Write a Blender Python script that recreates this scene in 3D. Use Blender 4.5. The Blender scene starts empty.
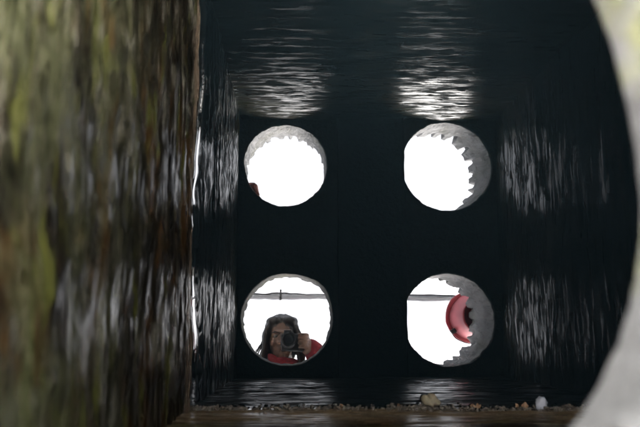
import bpy, bmesh, math, random
import numpy as np
from mathutils import Vector, Matrix

random.seed(7)
scene = bpy.context.scene
COL = scene.collection
PI = math.pi

# ------------------------------------------------------------------ camera, world, sun, exposure
# world: +X = picture right, +Y = picture up, water surface z = 0.  The camera looks down through one hole of the cover.
CAM_Z = 1.85
F_PX, W_PX, H_PX = 750.0, 640.0, 427.0
NADIR = (289.0, 338.0)                       # where the plumb line below the lens meets the picture
dn = Vector((NADIR[0]-320.0, -(NADIR[1]-213.5), -F_PX)).normalized()
zc = -dn
xc = (Vector((1, 0, 0)) - zc*zc.x).normalized()
yc = zc.cross(xc)
CAM_ROT = Matrix((xc, yc, zc))               # camera space -> world

cam_data = bpy.data.cameras.new('camera')
cam = bpy.data.objects.new('camera', cam_data)
COL.objects.link(cam)
cam.matrix_world = Matrix.Translation((0, 0, CAM_Z)) @ CAM_ROT.to_4x4()
cam_data.sensor_width = 36.0
cam_data.lens = 36.0*F_PX/W_PX
cam_data.clip_start = 0.01
cam_data.clip_end = 600.0
cam_data.dof.use_dof = True
cam_data.dof.focus_distance = 3.3
cam_data.dof.aperture_fstop = 5.6
scene.camera = cam

SUN_EL, SUN_AZ = 55.0, 150.0                 # overcast: a broad soft sun behind the cloud
world = bpy.data.worlds.new('World')
scene.world = world
world.use_nodes = True
wn, wl = world.node_tree.nodes, world.node_tree.links
wn.clear()
sky = wn.new('ShaderNodeTexSky')
sky.sky_type = 'NISHITA'
sky.sun_disc = False
sky.sun_elevation = math.radians(SUN_EL)
sky.sun_rotation = math.radians(SUN_AZ)
sky.air_density = 1.0
sky.dust_density = 6.0
sky.ozone_density = 1.0
hs = wn.new('ShaderNodeHueSaturation')
hs.inputs['Saturation'].default_value = 0.25
bg = wn.new('ShaderNodeBackground')
bg.inputs['Strength'].default_value = 0.15
wo = wn.new('ShaderNodeOutputWorld')
wl.new(sky.outputs['Color'], hs.inputs['Color'])
wl.new(hs.outputs['Color'], bg.inputs['Color'])
wl.new(bg.outputs['Background'], wo.inputs['Surface'])

sun_data = bpy.data.lights.new('sun', 'SUN')
sun_data.energy = 0.5
sun_data.angle = math.radians(25)
sun_data.color = (1.0, 0.96, 0.9)
sun = bpy.data.objects.new('sun', sun_data)
COL.objects.link(sun)
az, el = math.radians(SUN_AZ), math.radians(SUN_EL)
sdir = Vector((math.sin(az)*math.cos(el), math.cos(az)*math.cos(el), math.sin(el)))
sun.rotation_euler = sdir.to_track_quat('Z', 'Y').to_euler()
sun.location = (0, 0, 12)

vs = scene.view_settings
vs.view_transform = 'Standard'
vs.look = 'None'
vs.gamma = 1.0
vs.use_curve_mapping = False
vs.exposure = 7.0                            # exposed for the water, which mirrors only some 2 % of the sky
scene.cycles.max_bounces = 10
scene.cycles.diffuse_bounces = 5
scene.cycles.glossy_bounces = 6
scene.cycles.use_denoising = True
scene.cycles.sample_clamp_indirect = 0.0
scene.cycles.caustics_reflective = True

# ------------------------------------------------------------------ helpers
def pix(px, py, depth):
    """point at a vertical distance below (or, in the mirror, beyond) the lens"""
    r = CAM_ROT @ Vector((px-320.0, -(py-213.5), -F_PX))
    k = depth/-r.z
    return r.x*k, r.y*k

class VNoise:
    def __init__(self, seed):
        self.t = np.random.RandomState(seed).rand(256, 256)
    def __call__(self, x, y):
        x = np.asarray(x, float); y = np.asarray(y, float)
        xi = np.floor(x).astype(int); yi = np.floor(y).astype(int)
        fx = x-xi; fy = y-yi
        fx = fx*fx*(3-2*fx); fy = fy*fy*(3-2*fy)
        t = self.t
        a = t[xi % 256, yi % 256]; b = t[(xi+1) % 256, yi % 256]
        c = t[xi % 256, (yi+1) % 256]; d = t[(xi+1) % 256, (yi+1) % 256]
        return (a*(1-fx)+b*fx)*(1-fy)+(c*(1-fx)+d*fx)*fy - 0.5

def mesh_obj(name, verts, faces, mat=None, parent=None, smooth=True):
    me = bpy.data.meshes.new(name)
    me.from_pydata([tuple(v) for v in verts], [], [tuple(f) for f in faces])
    me.update()
    return link_mesh(name, me, mat, parent, smooth)

def link_mesh(name, me, mat=None, parent=None, smooth=True):
    if mat: me.materials.append(mat)
    if smooth:
        me.polygons.foreach_set('use_smooth', [True]*len(me.polygons))
    o = bpy.data.objects.new(name, me)
    COL.objects.link(o)
    if parent: o.parent = parent
    return o

def bm_obj(name, bm, mat=None, parent=None, smooth=True):
    bmesh.ops.recalc_face_normals(bm, faces=bm.faces)
    me = bpy.data.meshes.new(name)
    bm.to_mesh(me); bm.free()
    return link_mesh(name, me, mat, parent, smooth)

def empty(name, loc=(0, 0, 0)):
    o = bpy.data.objects.new(name, None)
    COL.objects.link(o)
    o.location = loc
    o.empty_display_size = 0.05
    return o

def tag(o, label=None, cat=None, kind=None, group=None):
    if label: o['label'] = label
    if cat: o['category'] = cat
    if kind: o['kind'] = kind
    if group: o['group'] = group
    return o

def bm_box(bm, lo, hi, bevel=0.0, mtx=None):
    r = bmesh.ops.create_cube(bm, size=1.0)
    vs_ = r['verts']
    for v in vs_:
        v.co = Vector([lo[i]+(v.co[i]+0.5)*(hi[i]-lo[i]) for i in range(3)])
    if bevel:
        es = list({e for v in vs_ for e in v.link_edges})
        r2 = bmesh.ops.bevel(bm, geom=es, offset=bevel, segments=3, affect='EDGES', profile=0.6)
        vs_ = list({v for f in r2['faces'] for v in f.verts} | {v for v in vs_ if v.is_valid})
    if mtx is not None:
        for v in vs_: v.co = mtx @ v.co
    return vs_

def bm_ell(bm, c, r, rot=None, seg=20, ring=14):
    res = bmesh.ops.create_uvsphere(bm, u_segments=seg, v_segments=ring, radius=1.0)
    for v in res['verts']:
        p = Vector((v.co.x*r[0], v.co.y*r[1], v.co.z*r[2]))
        if rot is not None: p = rot @ p
        v.co = p + Vector(c)

def bm_tube(bm, pts, rad, seg=14, cap=True, flat=None):
    """tapered tube with rounded ends along a polyline (Catmull-Rom smoothed)"""
    P = [Vector(p) for p in pts]
    R_ = list(rad)
    if len(P) > 2:
        Q, RR = [], []
        n = len(P)
        for i in range(n-1):
            p0, p1, p2, p3 = P[max(i-1, 0)], P[i], P[i+1], P[min(i+2, n-1)]
            for k in range(5):
                t = k/5
                Q.append(0.5*((2*p1)+(p2-p0)*t+(2*p0-5*p1+4*p2-p3)*t*t+(3*p1-p0-3*p2+p3)*t**3))
                RR.append(R_[i]*(1-t)+R_[i+1]*t)
        Q.append(P[-1]); RR.append(R_[-1])
        P, R_ = Q, RR
    if cap:
        d0 = (P[0]-P[1]).normalized(); d1 = (P[-1]-P[-2]).normalized()
        a, b = P[0].copy(), P[-1].copy(); ra, rb = R_[0], R_[-1]
        P = [a+d0*ra*math.sin(t) for t in (1.45, 1.05, 0.55)]+P+[b+d1*rb*math.sin(t) for t in (0.55, 1.05, 1.45)]
        R_ = [ra*math.cos(t) for t in (1.45, 1.05, 0.55)]+R_+[rb*math.cos(t) for t in (0.55, 1.05, 1.45)]
    rings = []
    u = None
    for i, p in enumerate(P):
        t = (P[min(i+1, len(P)-1)]-P[max(i-1, 0)]).normalized()
        if u is None:
            u = t.orthogonal().normalized()
        u = (u-t*u.dot(t)).normalized()
        w = t.cross(u)
        ring = []
        for k in range(seg):
            a = 2*PI*k/seg
            off = (u*math.cos(a)+w*math.sin(a))*R_[i]
            if flat is not None:
                ax, s = flat
                off = off-Vector(ax)*off.dot(Vector(ax))*(1-s)
            ring.append(bm.verts.new(p+off))
        rings.append(ring)
    for i in range(len(rings)-1):
        for k in range(seg):
            bm.faces.new((rings[i][k], rings[i][(k+1) % seg], rings[i+1][(k+1) % seg], rings[i+1][k]))
    bm.faces.new(rings[0][::-1]); bm.faces.new(rings[-1])

def bm_lathe(bm, prof, seg=48, mtx=None):
    rings = []
    for (r, z) in prof:
        if r < 1e-6:
            v = Vector((0, 0, z))
            rings.append([bm.verts.new(mtx @ v if mtx else v)])
        else:
            ring = []
            for k in range(seg):
                v = Vector((r*math.cos(2*PI*k/seg), r*math.sin(2*PI*k/seg), z))
                ring.append(bm.verts.new(mtx @ v if mtx else v))
            rings.append(ring)
    for a, b in zip(rings, rings[1:]):
        for k in range(seg):
            k2 = (k+1) % seg
            if len(a) == 1 and len(b) == 1: continue
            if len(a) == 1: bm.faces.new((a[0], b[k], b[k2]))
            elif len(b) == 1: bm.faces.new((a[k], a[k2], b[0]))
            else: bm.faces.new((a[k], a[k2], b[k2], b[k]))

def remesh(name, bm, voxel, smooth_it, mat, parent):
    """union of the shapes in bm as one continuous skin"""
    bmesh.ops.recalc_face_normals(bm, faces=bm.faces)
    me = bpy.data.meshes.new('tmp'); bm.to_mesh(me); bm.free()
    o = bpy.data.objects.new('tmp', me); COL.objects.link(o)
    m = o.modifiers.new('r', 'REMESH'); m.mode = 'VOXEL'; m.voxel_size = voxel
    s = o.modifiers.new('s', 'SMOOTH'); s.factor = 0.5; s.iterations = smooth_it
    dg = bpy.context.evaluated_depsgraph_get()
    me2 = bpy.data.meshes.new_from_object(o.evaluated_get(dg))
    bpy.data.objects.remove(o); bpy.data.meshes.remove(me)
    me2.name = name
    me2.materials.clear()
    return link_mesh(name, me2, mat, parent, True)

# ------------------------------------------------------------------ materials
class Mat:
    def __init__(self, name, rough=0.5, color=(0.5, 0.5, 0.5), spec_ior=1.45):
        self.m = bpy.data.materials.new(name)
        self.m.use_nodes = True
        self.n, self.l = self.m.node_tree.nodes, self.m.node_tree.links
        self.b = self.n['Principled BSDF']
        self.b.inputs['Roughness'].default_value = rough
        self.b.inputs['Base Color'].default_value = (*color, 1)
        self.b.inputs['IOR'].default_value = spec_ior
        self._co = {}
    def coord(self, scale=(1, 1, 1), kind='Object', loc=(0, 0, 0), rot=(0, 0, 0)):
        tc = self.n.new('ShaderNodeTexCoord')
        mp = self.n.new('ShaderNodeMapping')
        mp.inputs['Scale'].default_value = scale
        mp.inputs['Location'].default_value = loc
        mp.inputs['Rotation'].default_value = rot
        self.l.new(tc.outputs[kind], mp.inputs['Vector'])
        return mp.outputs['Vector']
    def noise(self, vec, scale=1.0, detail=6, rough=0.6, dist=0.0):
        t = self.n.new('ShaderNodeTexNoise')
        t.inputs['Scale'].default_value = scale
        t.inputs['Detail'].default_value = detail
        t.inputs['Roughness'].default_value = rough
        t.inputs['Distortion'].default_value = dist
        self.l.new(vec, t.inputs['Vector'])
        return t.outputs['Fac']
    def ramp(self, fac, stops):
        r = self.n.new('ShaderNodeValToRGB')
        e = r.color_ramp.elements
        while len(e) < len(stops): e.new(0.5)
        for el_, (p, c) in zip(e, stops):
            el_.position = p
            el_.color = (*c, 1) if hasattr(c, '__len__') else (c, c, c, 1)
        self.l.new(fac, r.inputs['Fac'])
        return r.outputs['Color']
    def mix(self, fac, a, b, mode='MIX'):
        m = self.n.new('ShaderNodeMix'); m.data_type = 'RGBA'; m.blend_type = mode
        for sock, v in ((m.inputs['Factor'], fac), (m.inputs['A'], a), (m.inputs['B'], b)):
            if hasattr(v, 'is_linked'): self.l.new(v, sock)
            elif hasattr(v, '__len__'): sock.default_value = (*v, 1)
            else: sock.default_value = v
        # colour sockets of the Mix node share names with the float ones: address them by index
        return m.outputs['Result']
    def mixc(self, fac, a, b, mode='MIX'):
        m = self.n.new('ShaderNodeMix'); m.data_type = 'RGBA'; m.blend_type = mode
        for sock, v in ((m.inputs[0], fac), (m.inputs[6], a), (m.inputs[7], b)):
            if isinstance(v, bpy.types.NodeSocket): self.l.new(v, sock)
            elif isinstance(v, (tuple, list)): sock.default_value = (*v, 1)
            else: sock.default_value = v
        return m.outputs[2]
    def bump(self, height, strength=0.4, dist=0.01):
        b = self.n.new('ShaderNodeBump')
        b.inputs['Strength'].default_value = strength
        b.inputs['Distance'].default_value = dist
        self.l.new(height, b.inputs['Height'])
        self.l.new(b.outputs['Normal'], self.b.inputs['Normal'])
    def color(self, sock): self.l.new(sock, self.b.inputs['Base Color'])
    def rough(self, sock): self.l.new(sock, self.b.inputs['Roughness'])

def wet_wall(name, along, seed, amount, low_spec=0.05, deposit=0.2, dep_h=0.035, tone=(1.0, 1.0, 1.0)):
    """wet, grimy render laid in horizontal bands; along = the horizontal axis of the wall; amount = how much algae and lime"""
    M = Mat(name, 0.2, spec_ior=1.36)
    st = (9.0, 9.0, 16.0)
    fine = (45.0, 45.0, 90.0)
    band = M.noise(M.coord(st, loc=(seed, seed*2, seed*3)), 1.0, 7, 0.62, 0.6)
    band2 = M.noise(M.coord((4.0, 4.0, 10.0), loc=(seed*5, 1, seed)), 1.0, 5, 0.6, 0.8)
    band3 = M.noise(M.coord((6.0, 6.0, 18.0), loc=(3, seed*7, seed)), 1.0, 4, 0.55, 0.5)
    grain = M.noise(M.coord(fine, loc=(seed, 0, 0)), 1.0, 6, 0.7, 0.3)
    base = M.ramp(band, [(0.34, (0.003, 0.003, 0.0025)), (0.48, (0.009, 0.008, 0.006)), (0.55, (0.022, 0.020, 0.014)), (0.63, (0.095, 0.093, 0.078))])
    rust = M.ramp(band2, [(0.53, 0.0), (0.60, amount)])
    base = M.mixc(rust, base, (0.030, 0.017, 0.007))
    moss = M.ramp(band3, [(0.57, 0.0), (0.64, amount)])
    base = M.mixc(moss, base, (0.042, 0.045, 0.012))
    # algae and lime bloom towards the damp top of the wall
    geo = M.n.new('ShaderNodeNewGeometry')
    sx = M.n.new('ShaderNodeSeparateXYZ')
    M.l.new(geo.outputs['Position'], sx.inputs['Vector'])
    mr = M.n.new('ShaderNodeMapRange')
    mr.inputs['From Min'].default_value = 0.55
    mr.inputs['From Max'].default_value = 1.35
    M.l.new(sx.outputs['Z'], mr.inputs['Value'])
    patch = M.noise(M.coord((5.0, 5.0, 9.0), loc=(seed, seed, 2)), 1.0, 5, 0.65, 0.5)
    pm = M.ramp(patch, [(0.40, 0.0), (0.56, 0.95)])
    mm = M.n.new('ShaderNodeMath'); mm.operation = 'MULTIPLY'
    M.l.new(mr.outputs['Result'], mm.inputs[0]); M.l.new(pm, mm.inputs[1])
    mm2 = M.n.new('ShaderNodeMath'); mm2.operation = 'MULTIPLY'; mm2.inputs[1].default_value = amount
    M.l.new(mm.outputs[0], mm2.inputs[0])
    algae = M.ramp(grain, [(0.3, (0.014, 0.017, 0.007)), (0.55, (0.050, 0.054, 0.030)), (0.75, (0.11, 0.108, 0.085))])
    base = M.mixc(mm2.outputs[0], base, algae)
    # mottling of the surface itself
    base = M.mixc(0.8, base, M.ramp(grain, [(0.30, 0.25), (0.52, 1.0), (0.70, 1.0)]), 'MULTIPLY')
    # tan silt left by the water just above its surface
    sl = M.n.new('ShaderNodeMath'); sl.operation = 'MULTIPLY_ADD'; sl.inputs[1].default_value = -0.16
    M.l.new(patch, sl.inputs[0]); M.l.new(sx.outputs['Z'], sl.inputs[2])
    silt = M.n.new('ShaderNodeMapRange')
    silt.inputs['From Min'].default_value = -0.005; silt.inputs['From Max'].default_value = dep_h
    silt.inputs['To Min'].default_value = deposit; silt.inputs['To Max'].default_value = 0.0
    M.l.new(sl.outputs[0], silt.inputs['Value'])
    base = M.mixc(silt.outputs['Result'], base, M.ramp(grain, [(0.3, (0.045, 0.030, 0.020)), (0.52, (0.15, 0.115, 0.085)), (0.72, (0.26, 0.22, 0.18))]))
    base = M.mixc(1.0, base, tone, 'MULTIPLY')
    M.color(base)
    wetn = M.noise(M.coord((9.0, 9.0, 38.0), loc=(seed*3, seed, 5)), 1.0, 6, 0.65, 0.5)
    M.rough(M.ramp(wetn, [(0.42, 0.10), (0.50, 0.30), (0.56, 0.65)]))
    sp = M.ramp(wetn, [(0.38, 0.31), (0.46, 0.07), (0.53, 0.012)])
    # specular level weak low on the wall, full higher up, with a wavering boundary
    spec_height = M.n.new('ShaderNodeMapRange')
    spec_height.inputs['From Min'].default_value = 0.80; spec_height.inputs['From Max'].default_value = 1.12
    spec_height.inputs['To Min'].default_value = low_spec; spec_height.inputs['To Max'].default_value = 1.0
    wob = M.n.new('ShaderNodeMath'); wob.operation = 'MULTIPLY_ADD'; wob.inputs[1].default_value = 0.9; wob.inputs[2].default_value = -0.45
    M.l.new(patch, wob.inputs[0])
    add = M.n.new('ShaderNodeMath'); M.l.new(wob.outputs[0], add.inputs[0]); M.l.new(sx.outputs['Z'], add.inputs[1])
    M.l.new(add.outputs[0], spec_height.inputs['Value'])
    spm = M.n.new('ShaderNodeMath'); spm.operation = 'MULTIPLY'
    M.l.new(sp, spm.inputs[0]); M.l.new(spec_height.outputs['Result'], spm.inputs[1])
    M.l.new(spm.outputs[0], M.b.inputs['Specular IOR Level'])
    M.bump(grain, 0.16, 0.005)
    return M.m

def concrete(name, lo, hi, seed, rough=0.85, moss=0.0):
    M = Mat(name, rough)
    n1 = M.noise(M.coord((5, 5, 5), loc=(seed, seed, 0)), 1.0, 7, 0.65)
    n2 = M.noise(M.coord((60, 60, 60), loc=(0, seed, 0)), 1.0, 6, 0.7)
    n3 = M.noise(M.coord((30, 30, 9), loc=(seed, 0, 0)), 1.0, 5, 0.65, 0.8)
    c = M.ramp(n1, [(0.3, lo), (0.7, hi)])
    c = M.mixc(M.ramp(n2, [(0.35, 0.0), (0.6, 0.55)]), c, tuple(x*0.5 for x in lo))
    c = M.mixc(M.ramp(n3, [(0.48, 0.0), (0.66, 0.5)]), c, tuple(min(1, x*1.15) for x in hi))
    if moss:
        n4 = M.noise(M.coord((9, 9, 6), loc=(seed*2, 0, 4)), 1.0, 5, 0.6)
        c = M.mixc(M.ramp(n4, [(0.52, 0.0), (0.66, moss)]), c, (0.10, 0.10, 0.025))
    M.color(c)
    h = M.mixc(0.5, n2, n3)
    M.bump(h, 0.9, 0.010)
    return M.m

M_WALL_A = wet_wall('wet_wall_mossy', 'y', 1.3, 1.0, 0.42, 1.0, 0.035, (0.55, 0.53, 0.48))
M_WALL_B = wet_wall('wet_wall_dark', 'x', 4.1, 0.35)
M_WALL_C = wet_wall('wet_wall_brown', 'x', 8.7, 1.0, 0.3, 0.9, 0.30, (0.55, 0.50, 0.38))
M_SLAB = concrete('slab_concrete', (0.20, 0.19, 0.18), (0.34, 0.33, 0.31), 2.0)
M_LINING = concrete('hole_concrete', (0.15, 0.148, 0.146), (0.42, 0.415, 0.41), 5.0, 0.8, 0.3)
M_LINING_A = concrete('shaded_mossy_hole_concrete', (0.035, 0.032, 0.027), (0.105, 0.098, 0.088), 6.0, 0.8, 0.9)  # real moss patches; concrete darkened to put the photographer's shade into the colour
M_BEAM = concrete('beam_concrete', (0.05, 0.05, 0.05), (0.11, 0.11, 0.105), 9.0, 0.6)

def water_mat():
    M = Mat('still_water', 0.0, (0.0014, 0.0025, 0.0030), 1.333)
    n = M.noise(M.coord((5, 5, 5)), 1.0, 3, 0.5, 0.4)
    M.bump(n, 0.02, 0.01)
    return M.m
M_WATER = water_mat()

def plain(name, col, rough=0.5, var=0.25, scale=20, metal=0.0, bump=0.1):
    M = Mat(name, rough, col)
    n = M.noise(M.coord((scale,)*3), 1.0, 5, 0.6)
    M.color(M.ramp(n, [(0.3, tuple(c*(1-var) for c in col)), (0.7, tuple(min(1, c*(1+var)) for c in col))]))
    M.b.inputs['Metallic'].default_value = metal
    if bump: M.bump(n, bump, 0.004)
    return M.m

# ------------------------------------------------------------------ dimensions of the cistern
CEIL_Z, TOP_Z = 1.455, 1.70
XL_T, XL_W = -0.227, -0.239                   # that wall leans in a little
XR, YF, YB = 0.937, -0.168, 0.984
HOLES = {                                     # centre x, y, radius, notch depth (radial), notch height, notch count
    'a': (-0.010, 0.080, 0.196, 0.020, 0.060, 30),
    'b': (0.702, 0.079, 0.201, 0.036, 0.105, 23),
    'c': (-0.022, 0.769, 0.187, 0.034, 0.075, 23),
    'd': (0.712, 0.771, 0.204, 0.046, 0.115, 22),
}
SLAB_X = (-0.47, 1.17); SLAB_Y = (-0.41, 1.22)
GROUND_Z = 1.66

# ------------------------------------------------------------------ cistern walls (cast in horizontal lifts, worn by water)
NZ1, NZ2, NZ3, NZ4 = VNoise(1), VNoise(2), VNoise(3), VNoise(4)
def relief(s, z, seed, amp=1.0):
    o = seed*17.3
    h = 0.012*NZ1(s*2.2+o, z*7+o) + 0.0055*NZ2(s*4.5+o, z*20+o+NZ3(s*3, z*5)*2) + 0.0028*NZ3(s*9+o, z*50) + 0.0009*NZ4(s*26, z*120+o)
    if seed == 1: h = h + 0.004*NZ4(s*22+3, z*26) + 0.0022*NZ2(s*48, z*60)
    return h*amp

def build_wall(seed, axis, fixed, sgn, s0, s1, thick, mat, lean=0.0, amp=1.0):
    """axis 'x': wall plane x = fixed, runs along y; sgn = direction to the outside"""
    ns, nz = 220, 300
    z0, z1 = -0.45, CEIL_Z-0.001
    S, Z = np.meshgrid(np.linspace(s0, s1, ns), np.linspace(z0, z1, nz))
    H = relief(S, Z, seed, amp)
    D = fixed + sgn*H + lean*np.clip(Z, 0, None)/CEIL_Z
    V = []
    for k in range(nz):
        for i in range(ns):
            V.append((D[k, i], S[k, i], Z[k, i]) if axis == 'x' else (S[k, i], D[k, i], Z[k, i]))
    Fc = [(k*ns+i, k*ns+i+1, (k+1)*ns+i+1, (k+1)*ns+i) for k in range(nz-1) for i in range(ns-1)]
    loop = [i for i in range(ns)] + [k*ns+ns-1 for k in range(1, nz)] + [(nz-1)*ns+i for i in range(ns-2, -1, -1)] + [k*ns for k in range(nz-2, 0, -1)]
    b0 = len(V); n = len(loop)
    out = fixed+sgn*thick
    for j in loop:
        x, y, z = V[j]
        V.append((out, y, z) if axis == 'x' else (x, out, z))
    for j in range(n):
        Fc.append((loop[(j+1) % n], loop[j], b0+j, b0+(j+1) % n))
    Fc.append(tuple(range(b0, b0+n)))
    me = bpy.data.meshes.new('wall')
    me.from_pydata(V, [], Fc); me.update()
    bm = bmesh.new(); bm.from_mesh(me); bmesh.ops.recalc_face_normals(bm, faces=bm.faces); bm.to_mesh(me); bm.free()
    return link_mesh('wall', me, mat, cistern, True)

cistern = tag(empty('cistern', (0, 0, 0)), 'square water cistern with wet dark walls under the holed cover', 'cistern')
w1 = build_wall(1, 'x', XL_W, -1, YF-0.2, YB+0.2, 0.22, M_WALL_A, lean=XL_T-XL_W, amp=1.15)
w1['label'] = 'mossy brown wall streaked with lime and rust'
w2 = build_wall(2, 'x', XR, 1, YF-0.2, YB+0.2, 0.22, M_WALL_B)
w3 = build_wall(3, 'y', YF, -1, XL_W-0.02, XR+0.02, 0.22, M_WALL_C, amp=0.9)
w4 = build_wall(4, 'y', YB, 1, XL_W-0.02, XR+0.02, 0.22, M_WALL_B)

# ------------------------------------------------------------------ water with a meniscus climbing the walls
def edge_grade(lo, hi, n):
    near = [0, .0006, .0013, .0021, .003, .0041, .0055, .0072, .0095, .0125, .017, .024, .035, .05]
    mid = list(np.linspace(.05, hi-lo-.05, n))[1:-1]
    return np.array([lo+a for a in near]+[lo+a for a in mid]+[hi-a for a in near[::-1]])
gx, gy = edge_grade(0, 1, 60), edge_grade(0, 1, 160)
sx_ = np.linspace(0, 1, len(gx))
U, Vv = np.meshgrid(gx, gy)
# wall lines at the water
xl = XL_W - relief(YF+(YB-YF)*gy, np.zeros_like(gy), 1, 1.15)
xr = XR + relief(YF+(YB-YF)*gy, np.zeros_like(gy), 2)
X0 = xl[:, None] - 0.001; X1 = xr[:, None] + 0.001
xs_mid = XL_W+(XR-XL_W)*gx
yf = YF - relief(xs_mid, np.zeros_like(gx), 3, 0.9)
yb = YB + relief(xs_mid, np.zeros_like(gx), 4)
def spread(g, a, b):
    L = b-a
    d = np.where(g < 0.5, a+g, b-(1-g))     # keep true distances near both edges
    t = np.clip((g-0.05)/0.9, 0, 1)
    mid = (a+0.05)+t*(L-0.1)
    return np.where(g <= 0.05, a+g, np.where(g >= 0.95, b-(1-g), mid))
WX = spread(U, X0, X1)
WY = spread(Vv, yf[None, :]-0.001, yb[None, :]+0.001)
dl = WX-X0; dr = X1-WX
df = WY-(yf[None, :]-0.001); db = (yb[None, :]+0.001)-WY
mh = 0.0040*(1+1.2*NZ2(WY*9, WX*0))
WZ = mh*(np.exp(-np.abs(dl)/0.0045)) + 0.0028*(np.exp(-np.abs(dr)/0.0030)+np.exp(-np.abs(db)/0.0030)) + 0.0007*np.exp(-np.abs(df)/0.0022)
nyw, nxw = WX.shape
Vw = [(WX[j, i], WY[j, i], WZ[j, i]) for j in range(nyw) for i in range(nxw)]
Fw = [(j*nxw+i, j*nxw+i+1, (j+1)*nxw+i+1, (j+1)*nxw+i) for j in range(nyw-1) for i in range(nxw-1)]
water = mesh_obj('water', Vw, Fw, M_WATER)
tag(water, 'still dark water mirroring the cover and its four bright holes', 'water', 'structure')

# ------------------------------------------------------------------ ground around the pit
gm = Mat('bare_earth', 0.95)
gn = gm.noise(gm.coord((3, 3, 3)), 1.0, 8, 0.7)
gm.color(gm.ramp(gn, [(0.3, (0.16, 0.15, 0.14)), (0.7, (0.32, 0.31, 0.29))]))
gm.bump(gm.noise(gm.coord((40, 40, 40)), 1.0, 6, 0.7), 0.7, 0.02)
sx0, sx1, sy0, sy1 = SLAB_X[0]-0.003, SLAB_X[1]+0.003, SLAB_Y[0]-0.003, SLAB_Y[1]+0.003
B = 220.0
GV = [(-B, -B, GROUND_Z), (B, -B, GROUND_Z), (B, B, GROUND_Z), (-B, B, GROUND_Z), (sx0, sy0, GROUND_Z), (sx1, sy0, GROUND_Z), (sx1, sy1, GROUND_Z), (sx0, sy1, GROUND_Z),
      (sx0, sy0, GROUND_Z-0.3), (sx1, sy0, GROUND_Z-0.3), (sx1, sy1, GROUND_Z-0.3), (sx0, sy1, GROUND_Z-0.3)]
GF = [(0, 1, 5, 4), (1, 2, 6, 5), (2, 3, 7, 6), (3, 0, 4, 7), (4, 5, 9, 8), (5, 6, 10, 9), (6, 7, 11, 10), (7, 4, 8, 11)]
ground = mesh_obj('ground', GV, GF, gm.m, None, False)
tag(ground, 'bare grey earth around the cistern cover', 'ground', 'structure')

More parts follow.
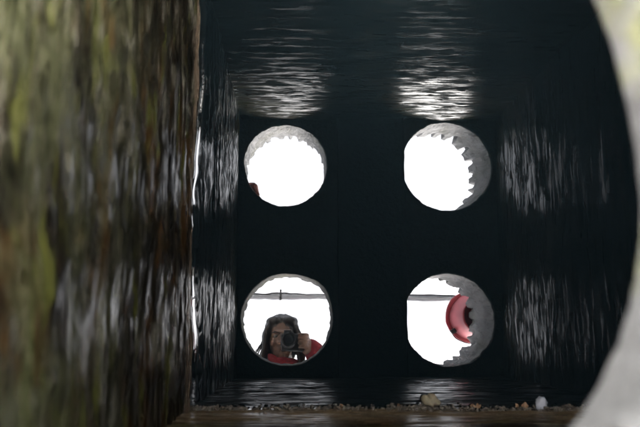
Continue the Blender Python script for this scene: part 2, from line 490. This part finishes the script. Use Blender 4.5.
# ------------------------------------------------------------------ cover slab with four holes
NT = 360
XM, YM = 0.346, 0.425
cells = {'a': (SLAB_X[0], XM, SLAB_Y[0], YM), 'b': (XM, SLAB_X[1], SLAB_Y[0], YM), 'c': (SLAB_X[0], XM, YM, SLAB_Y[1]), 'd': (XM, SLAB_X[1], YM, SLAB_Y[1])}
slab = tag(empty('cistern_cover', (0.35, 0.4, CEIL_Z)), 'grey concrete cover slab with four round ragged-edged holes over the water', 'cover', 'thing')
SO = Vector((0.35, 0.4, CEIL_Z))
LZ = np.concatenate([[0, 0.0015, 0.004, 0.008], np.linspace(0.02, TOP_Z-CEIL_Z, 22)])
SV, SF = [], []
for key, (cx, cy, R0, A, hn, cnt) in HOLES.items():
    rs = np.random.RandomState(ord(key))
    th = np.linspace(0, 2*PI, NT, endpoint=False)
    # ragged chisel notches round the upper edge
    tooth = np.zeros(NT); thn = np.zeros(NT)
    a0 = rs.rand()*6
    cen = (a0+(np.arange(cnt)+rs.uniform(-0.24, 0.24, cnt))*2*PI/cnt) % (2*PI)
    for c in cen:
        amp = rs.uniform(0.35, 1.0); wd = rs.uniform(0.06, 0.12); skew = rs.uniform(-0.5, 0.5)
        dd = (th-c+PI) % (2*PI)-PI
        ww = np.where(dd > 0, wd*(1+skew), wd*(1-skew))
        t = np.clip(1-np.abs(dd)/ww, 0, 1)
        tooth = np.maximum(tooth, amp*np.minimum(1, t*1.6))
    slow = NZ1(np.cos(th)*1.5+9*cnt, np.sin(th)*1.5)
    hloc = hn*(0.25+0.75*tooth)*(1+0.9*slow)           # how far down each notch reaches
    V, F = [], []
    T = TOP_Z-CEIL_Z
    lean = {'a': 0.0, 'b': -0.050, 'c': 0.0, 'd': -0.042}[key]
    rim_r = None
    for z in LZ:
        k = np.clip((z-(T-hloc))/0.012, 0, 1)
        rough = 0.005*NZ2(th*9, np.full(NT, z*30)) + 0.004*NZ3(th*26, np.full(NT, z*80)) + 0.004*NZ4(np.cos(th)*2.5+cnt, np.sin(th)*2.5+z*4)
        fade = min(1, 0.35+z/0.02)
        r = R0 + rough*fade + tooth*A*k + (0.006*(1-z/0.004) if z < 0.004 else 0)
        if key == 'a': r = R0 + (r-R0)*0.6 + 0.003 + 0.016*np.exp(-((th-0.75)/0.35)**2)
        rim_r = r
        if z == 0: low_r = r
        for a, rr in zip(th, r):
            V.append((cx+lean*z/T+rr*math.cos(a)-SO.x, cy+rr*math.sin(a)-SO.y, z))
    n = NT
    for j in range(len(LZ)-1):
        for i in range(n):
            F.append((j*n+i, (j+1)*n+i, (j+1)*n+(i+1) % n, j*n+(i+1) % n))
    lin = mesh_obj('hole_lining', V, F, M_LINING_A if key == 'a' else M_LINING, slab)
    # flat faces of the slab round this hole
    x0, x1, y0, y1 = cells[key]
    bx_, by_ = [], []
    for a in th:
        c_, s_ = math.cos(a), math.sin(a)
        tx = ((x1-cx)/c_ if c_ > 1e-9 else (x0-cx)/c_ if c_ < -1e-9 else 1e9)
        ty = ((y1-cy)/s_ if s_ > 1e-9 else (y0-cy)/s_ if s_ < -1e-9 else 1e9)
        t = min(tx, ty)
        bx_.append(cx+c_*t); by_.append(cy+s_*t)
    for (qx, qy) in ((x0, y0), (x1, y0), (x1, y1), (x0, y1)):
        a = math.atan2(qy-cy, qx-cx) % (2*PI)
        i = int(round(a/(2*PI)*NT)) % NT
        bx_[i], by_[i] = qx, qy
    for (zz, rr, up) in ((0.0, low_r, False), (T, rim_r, True)):
        base = len(SV)
        for i in range(NT):
            SV.append((cx+(lean if up else 0)+rr[i]*math.cos(th[i])-SO.x, cy+rr[i]*math.sin(th[i])-SO.y, zz))
        for i in range(NT):
            SV.append((bx_[i]-SO.x, by_[i]-SO.y, zz))
        for i in range(NT):
            j = (i+1) % NT
            f = (base+i, base+NT+i, base+NT+j, base+j)
            SF.append(f if up else f[::-1])
T = TOP_Z-CEIL_Z
base = len(SV)
cr = [(SLAB_X[0], SLAB_Y[0]), (SLAB_X[1], SLAB_Y[0]), (SLAB_X[1], SLAB_Y[1]), (SLAB_X[0], SLAB_Y[1])]
for zz in (0, T):
    for (x, y) in cr: SV.append((x-SO.x, y-SO.y, zz))
for i in range(4):
    j = (i+1) % 4
    SF.append((base+i, base+j, base+4+j, base+4+i))
slab_body = mesh_obj('slab', SV, SF, M_SLAB, slab, False)
# downstand beam between the two pairs of holes
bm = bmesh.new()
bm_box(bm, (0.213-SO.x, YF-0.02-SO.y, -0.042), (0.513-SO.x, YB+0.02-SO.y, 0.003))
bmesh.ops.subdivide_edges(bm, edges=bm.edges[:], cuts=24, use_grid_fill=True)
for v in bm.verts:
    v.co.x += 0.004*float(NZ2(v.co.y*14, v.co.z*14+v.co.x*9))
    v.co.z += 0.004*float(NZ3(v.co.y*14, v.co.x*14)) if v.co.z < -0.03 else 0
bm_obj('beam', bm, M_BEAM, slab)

# ------------------------------------------------------------------ overhead pipe on two posts
M_GALV = plain('galvanised_steel', (0.40, 0.42, 0.46), 0.45, 0.1, 12, 0.0, 0.05)
M_CABLE = plain('dark_cable', (0.05, 0.05, 0.055), 0.5)
rail = tag(empty('overhead_pipe', (0.4, 0.262, GROUND_Z)), 'pale steel pipe with a cable clipped to it, carried over the holes', 'pipe')
RZ = 3.10-GROUND_Z
bm = bmesh.new(); bm_tube(bm, [(-2.45, 0.02, RZ-0.02), (2.45, -0.02, RZ+0.02)], [0.019, 0.019], 20); bm_obj('pipe', bm, M_GALV, rail)
bm = bmesh.new()
bm_tube(bm, [(-2.4, 0.040, RZ-0.02)]+[(x, 0.040-0.0163*(x+2.4)/2+0.004*math.sin(x*5), RZ-0.02+0.008*(x+2.4)/2.4+0.006*math.cos(x*3)) for x in np.linspace(-2, 2, 12)]+[(2.4, 0.007, RZ)], [0.005]*14, 8)
bm_obj('cable', bm, M_CABLE, rail)
for x in (-1.7, -0.46, 0.78, 1.9):
    bm = bmesh.new()
    bm_lathe(bm, [(0.018, -0.008), (0.0225, -0.008), (0.0225, 0.008), (0.018, 0.008), (0.018, -0.008)], 20, Matrix.Translation((x, -0.008*x, RZ+0.008*x)) @ Matrix.Rotation(PI/2, 4, 'Y'))
    bm_box(bm, (x-0.006, 0.016-0.008*x, RZ+0.008*x-0.008), (x+0.006, 0.046-0.008*x, RZ+0.008*x+0.008), 0.002)
    bm_obj('clip', bm, M_CABLE, rail)
for x in (-2.45, 2.45):
    bm = bmesh.new()
    bm_tube(bm, [(x, -0.008*x, 0.0), (x, -0.008*x, RZ+0.008*x)], [0.026, 0.026], 16, True)
    bm_lathe(bm, [(0, 0), (0.09, 0), (0.09, 0.012), (0.03, 0.014), (0, 0.014)], 20, Matrix.Translation((x, -0.008*x, 0)))
    bm_obj('post', bm, M_GALV, rail)

# ------------------------------------------------------------------ red tub at the edge of one hole
M_RED = plain('red_plastic', (0.42, 0.035, 0.05), 0.35, 0.12, 8, 0, 0.02)
M_PINK = plain('lit_red_plastic', (0.55, 0.13, 0.15), 0.55, 0.15, 10, 0, 0.02)  # paler red puts the light caught by the flaring side into the colour
M_DARK = plain('dark_steel', (0.04, 0.035, 0.035), 0.5)
BX, BY = 0.905, 0.105
tub = tag(empty('bucket', (BX, BY, TOP_Z)), 'round red plastic bucket standing at the ragged edge of a hole', 'bucket')
bm = bmesh.new()
bm_lathe(bm, [(0, 0.012), (0.085, 0.012), (0.088, 0.0), (0.094, 0.0), (0.099, 0.012), (0.104, 0.04)], 56)
bm_lathe(bm, [(0.101, 0.04), (0.086, 0.016), (0, 0.016)], 56)
bm_obj('base', bm, M_RED, tub)
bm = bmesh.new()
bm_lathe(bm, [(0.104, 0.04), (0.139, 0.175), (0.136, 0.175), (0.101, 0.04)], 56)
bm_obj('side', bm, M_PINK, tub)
bm = bmesh.new()
bm_lathe(bm, [(0.1385, 0.172), (0.152, 0.173), (0.157, 0.179), (0.156, 0.196), (0.149, 0.201), (0.137, 0.199), (0.1355, 0.172), (0.1385, 0.172)], 56)
bm_obj('lip', bm, M_RED, tub)
for a in (math.radians(215), math.radians(35)):
    bm = bmesh.new()
    bm_box(bm, (0.134, -0.014, 0.140), (0.163, 0.014, 0.170), 0.004, Matrix.Rotation(a, 4, 'Z'))
    bm_obj('handle_ear', bm, M_DARK, tub)
bm = bmesh.new()
ca, sa = math.cos(math.radians(35)), math.sin(math.radians(35))
hp = []
for t in np.linspace(0, PI, 13):
    u_, w_ = 0.162*math.cos(t), 0.16*math.sin(t)
    hp.append((u_*ca-w_*0.97*-sa*-1*-1, u_*sa-w_*0.97*ca*-1*-1, 0.158+w_*0.26))
bm_tube(bm, hp, [0.003]*13, 8)
bm_obj('handle', bm, M_DARK, tub)

tub.scale = (0.84, 0.84, 0.84)

# ------------------------------------------------------------------ broken brick by another hole
M_BRICK = plain('old_brick', (0.16, 0.055, 0.04), 0.9, 0.4, 30, 0, 0.6)
bm = bmesh.new()
bm_box(bm, (-0.06, -0.045, 0), (0.06, 0.045, 0.06), 0.026)
bmesh.ops.subdivide_edges(bm, edges=bm.edges[:], cuts=3, use_grid_fill=True)
for v in bm.verts:
    k = Vector((float(NZ1(v.co.x*40, v.co.y*40+v.co.z*31)), float(NZ2(v.co.y*40, v.co.z*40+7)), float(NZ3(v.co.z*40, v.co.x*40))))
    v.co += k*0.014*(1 if v.co.z > 0.004 else 0.3)
    if v.co.x > 0: v.co.y *= 1-2.2*v.co.x
brick = bm_obj('brick_fragment', bm, M_BRICK)
brick.location = (-0.212, 0.692, TOP_Z+0.002); brick.rotation_euler = (0, 0, math.radians(15))
tag(brick, 'small dark reddish lump of brick on the cover by a hole', 'brick')

# ------------------------------------------------------------------ scraps along the water's edge
def scrap(name, px, py, size, mat, label, cat, seed, z=0.002, thick=0.35, group=None, rz=None):
    rs = np.random.RandomState(seed)
    x, y = pix(px, py, CAM_Z-z)
    bm = bmesh.new()
    bmesh.ops.create_icosphere(bm, subdivisions=3, radius=1.0)
    n_ = VNoise(seed)
    for v in bm.verts:
        d = 1+0.9*float(n_(v.co.x*1.7+5, v.co.y*1.7+v.co.z))+0.35*float(n_(v.co.x*5+5, v.co.y*5+v.co.z*4))
        v.co = Vector((v.co.x*size[0]*d, v.co.y*size[1]*d, v.co.z*size[2]*d))
    o = bm_obj(name, bm, mat)
    o.location = (x, max(y, YF+size[1]*0.9), z+size[2]*0.3)
    o.rotation_euler = (rs.uniform(-.2, .2), rs.uniform(-.2, .2), rs.uniform(0, 6) if rz is None else rz)
    tag(o, label, cat, None, group)
    return o
M_FOAM = plain('white_foam', (0.12, 0.12, 0.125), 0.7, 0.1, 60, 0, 0.4)
M_CRUMB = plain('yellowish_stone', (0.07, 0.056, 0.030), 0.8, 0.4, 50, 0, 0.6)
M_LEAF = plain('dead_leaf', (0.07, 0.032, 0.008), 0.7, 0.5, 40, 0, 0.3)
M_TWIG = plain('wet_twig', (0.07, 0.05, 0.03), 0.5, 0.4, 40, 0, 0.3)
scrap('foam_scrap', 541, 407, (0.016, 0.012, 0.010), M_FOAM, 'white foam scrap floating by the wall alone', 'scrap', 3)
scrap('stone_crumb', 430, 412, (0.017, 0.020, 0.016), M_CRUMB, 'pale yellowish stone crumb in the litter at the water line', 'stone', 5)
# a sliver of white plastic: a thin bent strip
x, y = pix(453, 410, CAM_Z)
bm = bmesh.new()
bm_box(bm, (-0.013, -0.003, 0), (0.013, 0.003, 0.0012), 0.0004)
bmesh.ops.subdivide_edges(bm, edges=bm.edges[:], cuts=2)
for v in bm.verts: v.co.z += 6*v.co.x*v.co.x; v.co.y += 0.15*v.co.x
o = bm_obj('plastic_sliver', bm, M_FOAM)
o.location = (x, y, 0.002); o.rotation_euler = (0, 0, 0.12)
tag(o, 'thin white plastic sliver beside the yellowish stone crumb', 'sliver')
def leaf(px, py, L, seed, mat=M_LEAF):
    rs = np.random.RandomState(seed)
    x, y = pix(px, py, CAM_Z)
    V, F = [], []
    n = 8
    for i in range(n+1):
        t = i/n
        wv = L*0.28*math.sin(PI*min(1, t*0.96+0.02))**0.8
        for k in (-1, 0, 1):
            V.append((L*(t-0.5), wv*k+L*0.1*math.sin(t*3+seed), 0.10*L*abs(k)+0.12*L*math.sin(t*4+seed)))
    for i in range(n):
        for k in (0, 1):
            a = i*3+k
            F.append((a, a+3, a+4, a+1))
    o = mesh_obj('dead_leaf', V, F, mat)
    s = o.modifiers.new('t', 'SOLIDIFY'); s.thickness = 0.0008
    o.location = (x, max(y, YF+0.006), 0.004); o.rotation_euler = (rs.uniform(-.3, .3), rs.uniform(-.3, .3), rs.uniform(0, 6))
    tag(o, 'small brown dead leaf floating along the wall in the litter', 'leaf', None, 'dead leaves at the water line')
rl = random.Random(4)
for i in range(9):
    leaf(rl.uniform(462, 530) if i < 7 else rl.uniform(205, 425), rl.uniform(410, 414), rl.uniform(0.010, 0.020), i)
# a rind of silt and crumbs stuck along the wall at the water line
M_SILT = plain('brown_silt', (0.026, 0.020, 0.012), 0.7, 0.8, 70, 0, 0.5)
bm = bmesh.new()
for i in range(1500):
    x = rl.uniform(XL_W, XR)
    if float(NZ1(x*14+3, 0.5)) < rl.uniform(-0.45, 0.25): continue
    r = rl.uniform(0.0012, 0.0045)*(1 if rl.random() < 0.9 else 1.7)
    up = abs(rl.gauss(0, 0.016))
    y = YF - float(relief(x, up, 3, 0.9)) + abs(rl.gauss(0, 0.0045))
    res = bmesh.ops.create_icosphere(bm, subdivisions=1, radius=r)
    for v in res['verts']:
        v.co = Vector((v.co.x*rl.uniform(0.7, 1.7)+x, v.co.y*rl.uniform(0.6, 1.1)+y, v.co.z*rl.uniform(0.5, 1.1)+up))
tag(bm_obj('silt', bm, M_SILT), 'brown silt and crumbs clinging to the wall along the water line', 'silt', 'stuff')

# ------------------------------------------------------------------ the hand-held camera (its lens is where the picture is taken from)
M_BLACK = plain('black_camera_plastic', (0.018, 0.018, 0.019), 0.45, 0.2, 60, 0, 0.1)
M_GLASS = Mat('lens_glass', 0.03, (0.005, 0.005, 0.008), 1.6).m
M_RUBBER = plain('black_rubber', (0.012, 0.012, 0.012), 0.8, 0.2, 60, 0, 0.2)
hc = tag(empty('handheld_camera'), 'black camera held over the hole with its round lens facing the water', 'camera')
hc.matrix_world = Matrix.Translation((0, 0, CAM_Z)) @ CAM_ROT.to_4x4()
bm = bmesh.new()
bm_lathe(bm, [(0.027, 0.018), (0.034, 0.012), (0.0365, 0.012), (0.0365, 0.05), (0.034, 0.052), (0.034, 0.095), (0.027, 0.1), (0, 0.1)], 40)
lens = bm_obj('lens', bm, M_BLACK, hc)
bm = bmesh.new(); bm_lathe(bm, [(0, 0.014), (0.012, 0.0155), (0.022, 0.02), (0.0275, 0.026), (0, 0.03)], 36); bm_obj('front_glass', bm, M_GLASS, lens)
bm = bmesh.new(); bm_lathe(bm, [(0.0362, 0.056), (0.0378, 0.057), (0.0378, 0.076), (0.0362, 0.077)], 48); bm_obj('focus_ring', bm, M_RUBBER, lens)
bm = bmesh.new(); bm_box(bm, (-0.038, -0.045, 0.098), (0.062, 0.04, 0.135), 0.008); bm_obj('body', bm, M_BLACK, hc)
bm = bmesh.new(); bm_box(bm, (0.052, -0.045, 0.078), (0.082, 0.036, 0.140), 0.010); bm_obj('grip', bm, M_RUBBER, hc)
bm = bmesh.new(); bm_box(bm, (-0.022, 0.036, 0.098), (0.022, 0.062, 0.145), 0.008); bm_obj('viewfinder_hump', bm, M_BLACK, hc)
bm = bmesh.new(); bm_lathe(bm, [(0, 0.006), (0.006, 0.006), (0.007, 0.0), (0, 0)], 20, Matrix.Translation((0.066, 0.035, 0.1)) @ Matrix.Rotation(-PI/2, 4, 'X')); bm_obj('shutter_button', bm, M_GALV, hc)

# ------------------------------------------------------------------ the photographer, kneeling and bending over the hole
def skin_mat():
    M = Mat('skin', 0.5, (0.36, 0.2, 0.13))
    n = M.noise(M.coord((40, 40, 40)), 1.0, 5, 0.6)
    M.color(M.ramp(n, [(0.3, (0.15, 0.08, 0.055)), (0.7, (0.24, 0.135, 0.09))]))
    M.b.inputs['Subsurface Weight'].default_value = 0.08
    M.b.inputs['Subsurface Radius'].default_value = (0.01, 0.004, 0.002)
    M.bump(n, 0.1, 0.002)
    return M.m
M_SKIN = skin_mat()
M_JACKET = plain('red_jacket_cloth', (0.22, 0.014, 0.02), 0.85, 0.3, 35, 0, 0.5)
M_TROUSER = plain('dark_trousers', (0.03, 0.035, 0.05), 0.9, 0.3, 60, 0, 0.4)
M_SHOE = plain('brown_shoe', (0.06, 0.04, 0.03), 0.6, 0.3, 40, 0, 0.3)
M_HAIR = plain('dark_hair', (0.018, 0.012, 0.009), 0.4, 0.4, 90, 0, 0.2)
M_EYE = plain('eye_white', (0.22, 0.2, 0.19), 0.3, 0.05, 10, 0, 0)
M_IRIS = plain('iris', (0.03, 0.018, 0.01), 0.15, 0.2, 30, 0, 0)

PO = Vector((-0.03, -0.72, GROUND_Z))
person = tag(empty('person', PO), 'person in red jacket bending over a hole with a camera at the eye', 'person')
def P(x, y, z): return Vector((x, y, z))-PO
# head frame: x = person's own right side seen in the water (+X), up = +Y, forward = -Z, tipped like the camera
HC = Vector((-0.036, -0.004, 2.105))
HR = Matrix.Rotation(math.radians(8), 3, 'X')
def Hd(x, up, fwd): return (HC + HR @ Vector((x, up, -fwd)))-PO
HRot = HR
def hell(bm, c, r, seg=28, ring=18):     # r = (side, up, fwd)
    bm_ell(bm, Hd(*c), (r[0], r[1], r[2]), HRot, seg, ring)

bm = bmesh.new()
hell(bm, (0, 0.030, -0.018), (0.074, 0.086, 0.092))          # cranium
hell(bm, (0, -0.020, 0.018), (0.064, 0.080, 0.066))          # face
hell(bm, (0, -0.078, 0.034), (0.046, 0.036, 0.044))          # jaw
hell(bm, (0, -0.098, 0.058), (0.020, 0.014, 0.016))          # chin
hell(bm, (0, 0.026, 0.070), (0.046, 0.013, 0.012))           # brow
for s in (-1, 1):
    hell(bm, (s*0.038, -0.028, 0.058), (0.021, 0.019, 0.018))   # cheek
    hell(bm, (s*0.075, -0.008, -0.012), (0.008, 0.030, 0.017))  # ear
bm_tube(bm, [Hd(0, 0.014, 0.079), Hd(0, -0.006, 0.092), Hd(0, -0.026, 0.102)], [0.008, 0.0095, 0.0115], 12)  # nose
for s in (-1, 1): hell(bm, (s*0.012, -0.029, 0.088), (0.009, 0.008, 0.010), 14, 10)
hell(bm, (0, -0.058, 0.080), (0.024, 0.006, 0.008), 18, 10)  # lips
hell(bm, (0, -0.068, 0.078), (0.021, 0.007, 0.008), 18, 10)
# neck and the body inside the clothes, one continuous figure
bm_tube(bm, [Hd(0, -0.06, -0.03), P(-0.035, -0.16, 2.185), P(-0.03, -0.25, 2.22)], [0.058, 0.056, 0.066], 18)
bm_tube(bm, [P(-0.03, -0.25, 2.20), P(-0.03, -0.42, 2.21), P(-0.03, -0.60, 2.21), P(-0.03, -0.80, 2.18)], [0.10, 0.12, 0.11, 0.12], 20)
SH_R, EL_R, WR_R = (0.145, -0.27, 2.16), (0.205, -0.215, 1.955), (0.118, -0.055, 1.985)
SH_L, EL_L, WR_L = (-0.205, -0.27, 2.16), (-0.30, -0.34, 1.93), (-0.285, -0.29, 1.735)
for sh, elb, wr in ((SH_R, EL_R, WR_R), (SH_L, EL_L, WR_L)):
    m1 = [(sh[i]+elb[i])/2 for i in range(3)]; m2 = [(elb[i]*0.6+wr[i]*0.4) for i in range(3)]
    bm_tube(bm, [P(-0.03+(sh[0]+0.03)*0.4, sh[1], sh[2]+0.02), P(*sh), P(*m1), P(*elb), P(*m2), P(*wr)], [0.05, 0.05, 0.043, 0.036, 0.038, 0.026], 14)
for s in (-1, 1):
    hx, kx = -0.03+s*0.09, -0.03+s*0.15
    bm_tube(bm, [P(hx, -0.80, 2.16), P((hx+kx)/2, -0.74, 1.96), P(kx, -0.66, 1.745), P(kx, -0.80, 1.735), P(kx-s*0.02, -1.03, 1.725), P(kx-s*0.02, -1.14, 1.70)], [0.085, 0.075, 0.055, 0.052, 0.036, 0.03], 14)
# hand on the grip: palm outside, four fingers round the front, thumb behind
C3 = CAM_ROT
def Cm(x, y, z): return Vector((0, 0, CAM_Z)) + C3 @ Vector((x, y, z)) - PO
bm_tube(bm, [P(*WR_R), Cm(0.100, -0.035, 0.118), Cm(0.093, 0.0, 0.112)], [0.026, 0.030, 0.026], 14)
for k, (yy, ln) in enumerate(((0.030, 0.92), (0.010, 1.0), (-0.010, 0.95), (-0.029, 0.78))):
    bm_tube(bm, [Cm(0.098, yy*0.8-0.004, 0.104), Cm(0.094, yy, 0.078), Cm(0.075, yy, 0.066), Cm(0.075-0.026*ln, yy, 0.070)], [0.0105, 0.0098, 0.009, 0.0078], 10)
bm_tube(bm, [Cm(0.098, -0.03, 0.135), Cm(0.088, -0.008, 0.150), Cm(0.062, 0.008, 0.147), Cm(0.044, 0.012, 0.145)], [0.014, 0.0115, 0.0105, 0.009], 10)
# other hand flat on the cover
wl_ = Vector(WR_L)
bm_tube(bm, [P(*WR_L), P(-0.283, -0.245, 1.722), P(-0.280, -0.205, 1.718)], [0.027, 0.031, 0.030], 14, True, ((0, 0, 1), 0.6))
for fx, fl in ((-0.311, 0.060), (-0.292, 0.074), (-0.272, 0.078), (-0.253, 0.068)):
    bm_tube(bm, [P(fx*0.5-0.14, -0.21, 1.720), P(fx, -0.180, 1.724), P(fx+0.001, -0.180+fl*0.55, 1.718), P(fx+0.002, -0.180+fl*0.95, 1.7095)], [0.0105, 0.010, 0.009, 0.008], 10)
bm_tube(bm, [P(-0.262, -0.262, 1.722), P(-0.236, -0.235, 1.720), P(-0.224, -0.205, 1.715), P(-0.221, -0.185, 1.711)], [0.014, 0.012, 0.010, 0.009], 10)
remesh('body', bm, 0.0042, 4, M_SKIN, person)
# eyes
for s in (-1, 1):
    bm = bmesh.new(); hell(bm, (s*0.031, 0.004, 0.066), (0.0135, 0.0105, 0.0135), 20, 14)
    ey = bm_obj('eye', bm, M_EYE, person)
    bm = bmesh.new(); hell(bm, (s*0.031, 0.003, 0.0765), (0.006, 0.006, 0.0038), 16, 10)
    bm_obj('iris', bm, M_IRIS, ey)
    bm = bmesh.new()
    bm_tube(bm, [Hd(s*0.014, 0.020, 0.083), Hd(s*0.032, 0.027, 0.080), Hd(s*0.050, 0.021, 0.068)], [0.003, 0.0036, 0.002], 8)
    bm_obj('eyebrow', bm, M_HAIR, person)
# jacket
bm = bmesh.new()
bm_tube(bm, [P(-0.033, -0.165, 2.165), P(-0.03, -0.23, 2.20), P(-0.03, -0.34, 2.20), P(-0.03, -0.50, 2.215), P(-0.03, -0.66, 2.21), P(-0.03, -0.86, 2.17)], [0.078, 0.105, 0.145, 0.145, 0.138, 0.150], 24)
bm_tube(bm, [P(SH_L[0]+0.03, -0.29, 2.18), P(SH_R[0]-0.03, -0.29, 2.18)], [0.085, 0.085], 18)
for sh, elb, wr in ((SH_R, EL_R, WR_R), (SH_L, EL_L, WR_L)):
    m1 = [(sh[i]+elb[i])/2 for i in range(3)]; m2 = [(elb[i]+wr[i])/2 for i in range(3)]
    m3 = [elb[i]*-0.06+wr[i]*1.06 for i in range(3)]
    bm_tube(bm, [P(*sh), P(*m1), P(*elb), P(*m2), P(*m3)], [0.080, 0.068, 0.064, 0.058, 0.046], 16)
ja = remesh('jacket', bm, 0.009, 4, M_JACKET, person)
def crumple(o, fn):
    n_ = len(o.data.vertices)
    co = np.empty(n_*3); no = np.empty(n_*3)
    o.data.vertices.foreach_get('co', co)
    o.data.vertex_normals.foreach_get('vector', no)
    co = co.reshape(-1, 3); no = no.reshape(-1, 3)
    co = co + no*fn(co)[:, None]
    o.data.vertices.foreach_set('co', co.ravel()); o.data.update()
crumple(ja, lambda c: 0.010*NZ1(c[:, 0]*16, c[:, 1]*16+c[:, 2]*13)+0.005*NZ2(c[:, 0]*40+c[:, 2]*20, c[:, 1]*34))
# collar standing round the chin
bm = bmesh.new()
bm_tube(bm, [Hd(-0.075, -0.125, -0.02), Hd(-0.055, -0.128, 0.045), Hd(-0.008, -0.130, 0.075), Hd(0.045, -0.128, 0.05), Hd(0.072, -0.125, -0.015)], [0.024, 0.026, 0.028, 0.026, 0.024], 14)
bm_tube(bm, [Hd(-0.02, -0.120, 0.075), Hd(-0.05, -0.105, 0.075), Hd(-0.062, -0.092, 0.05)], [0.018, 0.020, 0.014], 12)
remesh('collar', bm, 0.006, 3, M_JACKET, person)
# trousers and shoes
bm = bmesh.new()
bm_ell(bm, P(-0.03, -0.84, 2.14), (0.165, 0.15, 0.13))
for s in (-1, 1):
    hx, kx = -0.03+s*0.085, -0.03+s*0.15
    bm_tube(bm, [P(hx, -0.82, 2.13), P((hx+kx)/2, -0.75, 1.95), P(kx, -0.655, 1.745), P(kx, -0.80, 1.735), P(kx-s*0.02, -1.02, 1.725)], [0.115, 0.095, 0.078, 0.070, 0.052], 16)
remesh('trousers', bm, 0.011, 4, M_TROUSER, person)
for s in (-1, 1):
    kx = -0.03+s*0.13
    bm = bmesh.new()
    bm_ell(bm, P(kx, -1.06, 1.725), (0.042, 0.055, 0.048)); bm_ell(bm, P(kx, -1.145, 1.715), (0.046, 0.085, 0.034)); bm_ell(bm, P(kx, -1.20, 1.700), (0.046, 0.05, 0.035))
    remesh('shoe', bm, 0.008, 3, M_SHOE, person)
# hair: a cap over the skull and long locks falling beside the face
bm = bmesh.new()
hell(bm, (0, 0.044, -0.030), (0.090, 0.090, 0.098))
hell(bm, (0, -0.02, -0.055), (0.094, 0.10, 0.070))
hell(bm, (-0.03, 0.085, 0.025), (0.050, 0.030, 0.042)); hell(bm, (0.035, 0.083, 0.025), (0.048, 0.030, 0.042))
rh = random.Random(11)
for s in (-1, 1):
    for i in range(22):
        a = i/21
        x0_ = s*(0.066+0.012*rh.random()); f0 = 0.045-0.10*a
        bm_tube(bm, [Hd(x0_*0.6, 0.085, f0*0.7), Hd(x0_*1.12, 0.035, f0), Hd(x0_*1.22, -0.03, f0+0.01), Hd(x0_*(1.25+0.2*rh.random()), -0.095, f0+0.02+0.01*rh.random()), Hd(x0_*(1.2+0.3*rh.random()), -0.15-0.05*rh.random(), f0+0.03)], [0.010, 0.013, 0.013, 0.011, 0.004], 10)
hr = remesh('hair', bm, 0.005, 3, M_HAIR, person)
crumple(hr, lambda c: 0.006*NZ2(c[:, 0]*90, c[:, 2]*60))
# loose strands
bm = bmesh.new()
for i in range(44):
    s = 1 if i % 3 else -1
    x0_ = s*(0.085+0.01*rh.random()); f0 = rh.uniform(-0.06, 0.05)
    e = rh.uniform(0.015, 0.07)
    bm_tube(bm, [Hd(x0_, 0.04-0.08*rh.random(), f0), Hd(x0_+s*e*0.4, -0.04, f0+0.02), Hd(x0_+s*e, -0.07-0.05*rh.random(), f0+0.035)], [0.0022, 0.002, 0.0008], 5)
tag(bm_obj('loose_strands', bm, M_HAIR, person), kind='stuff')
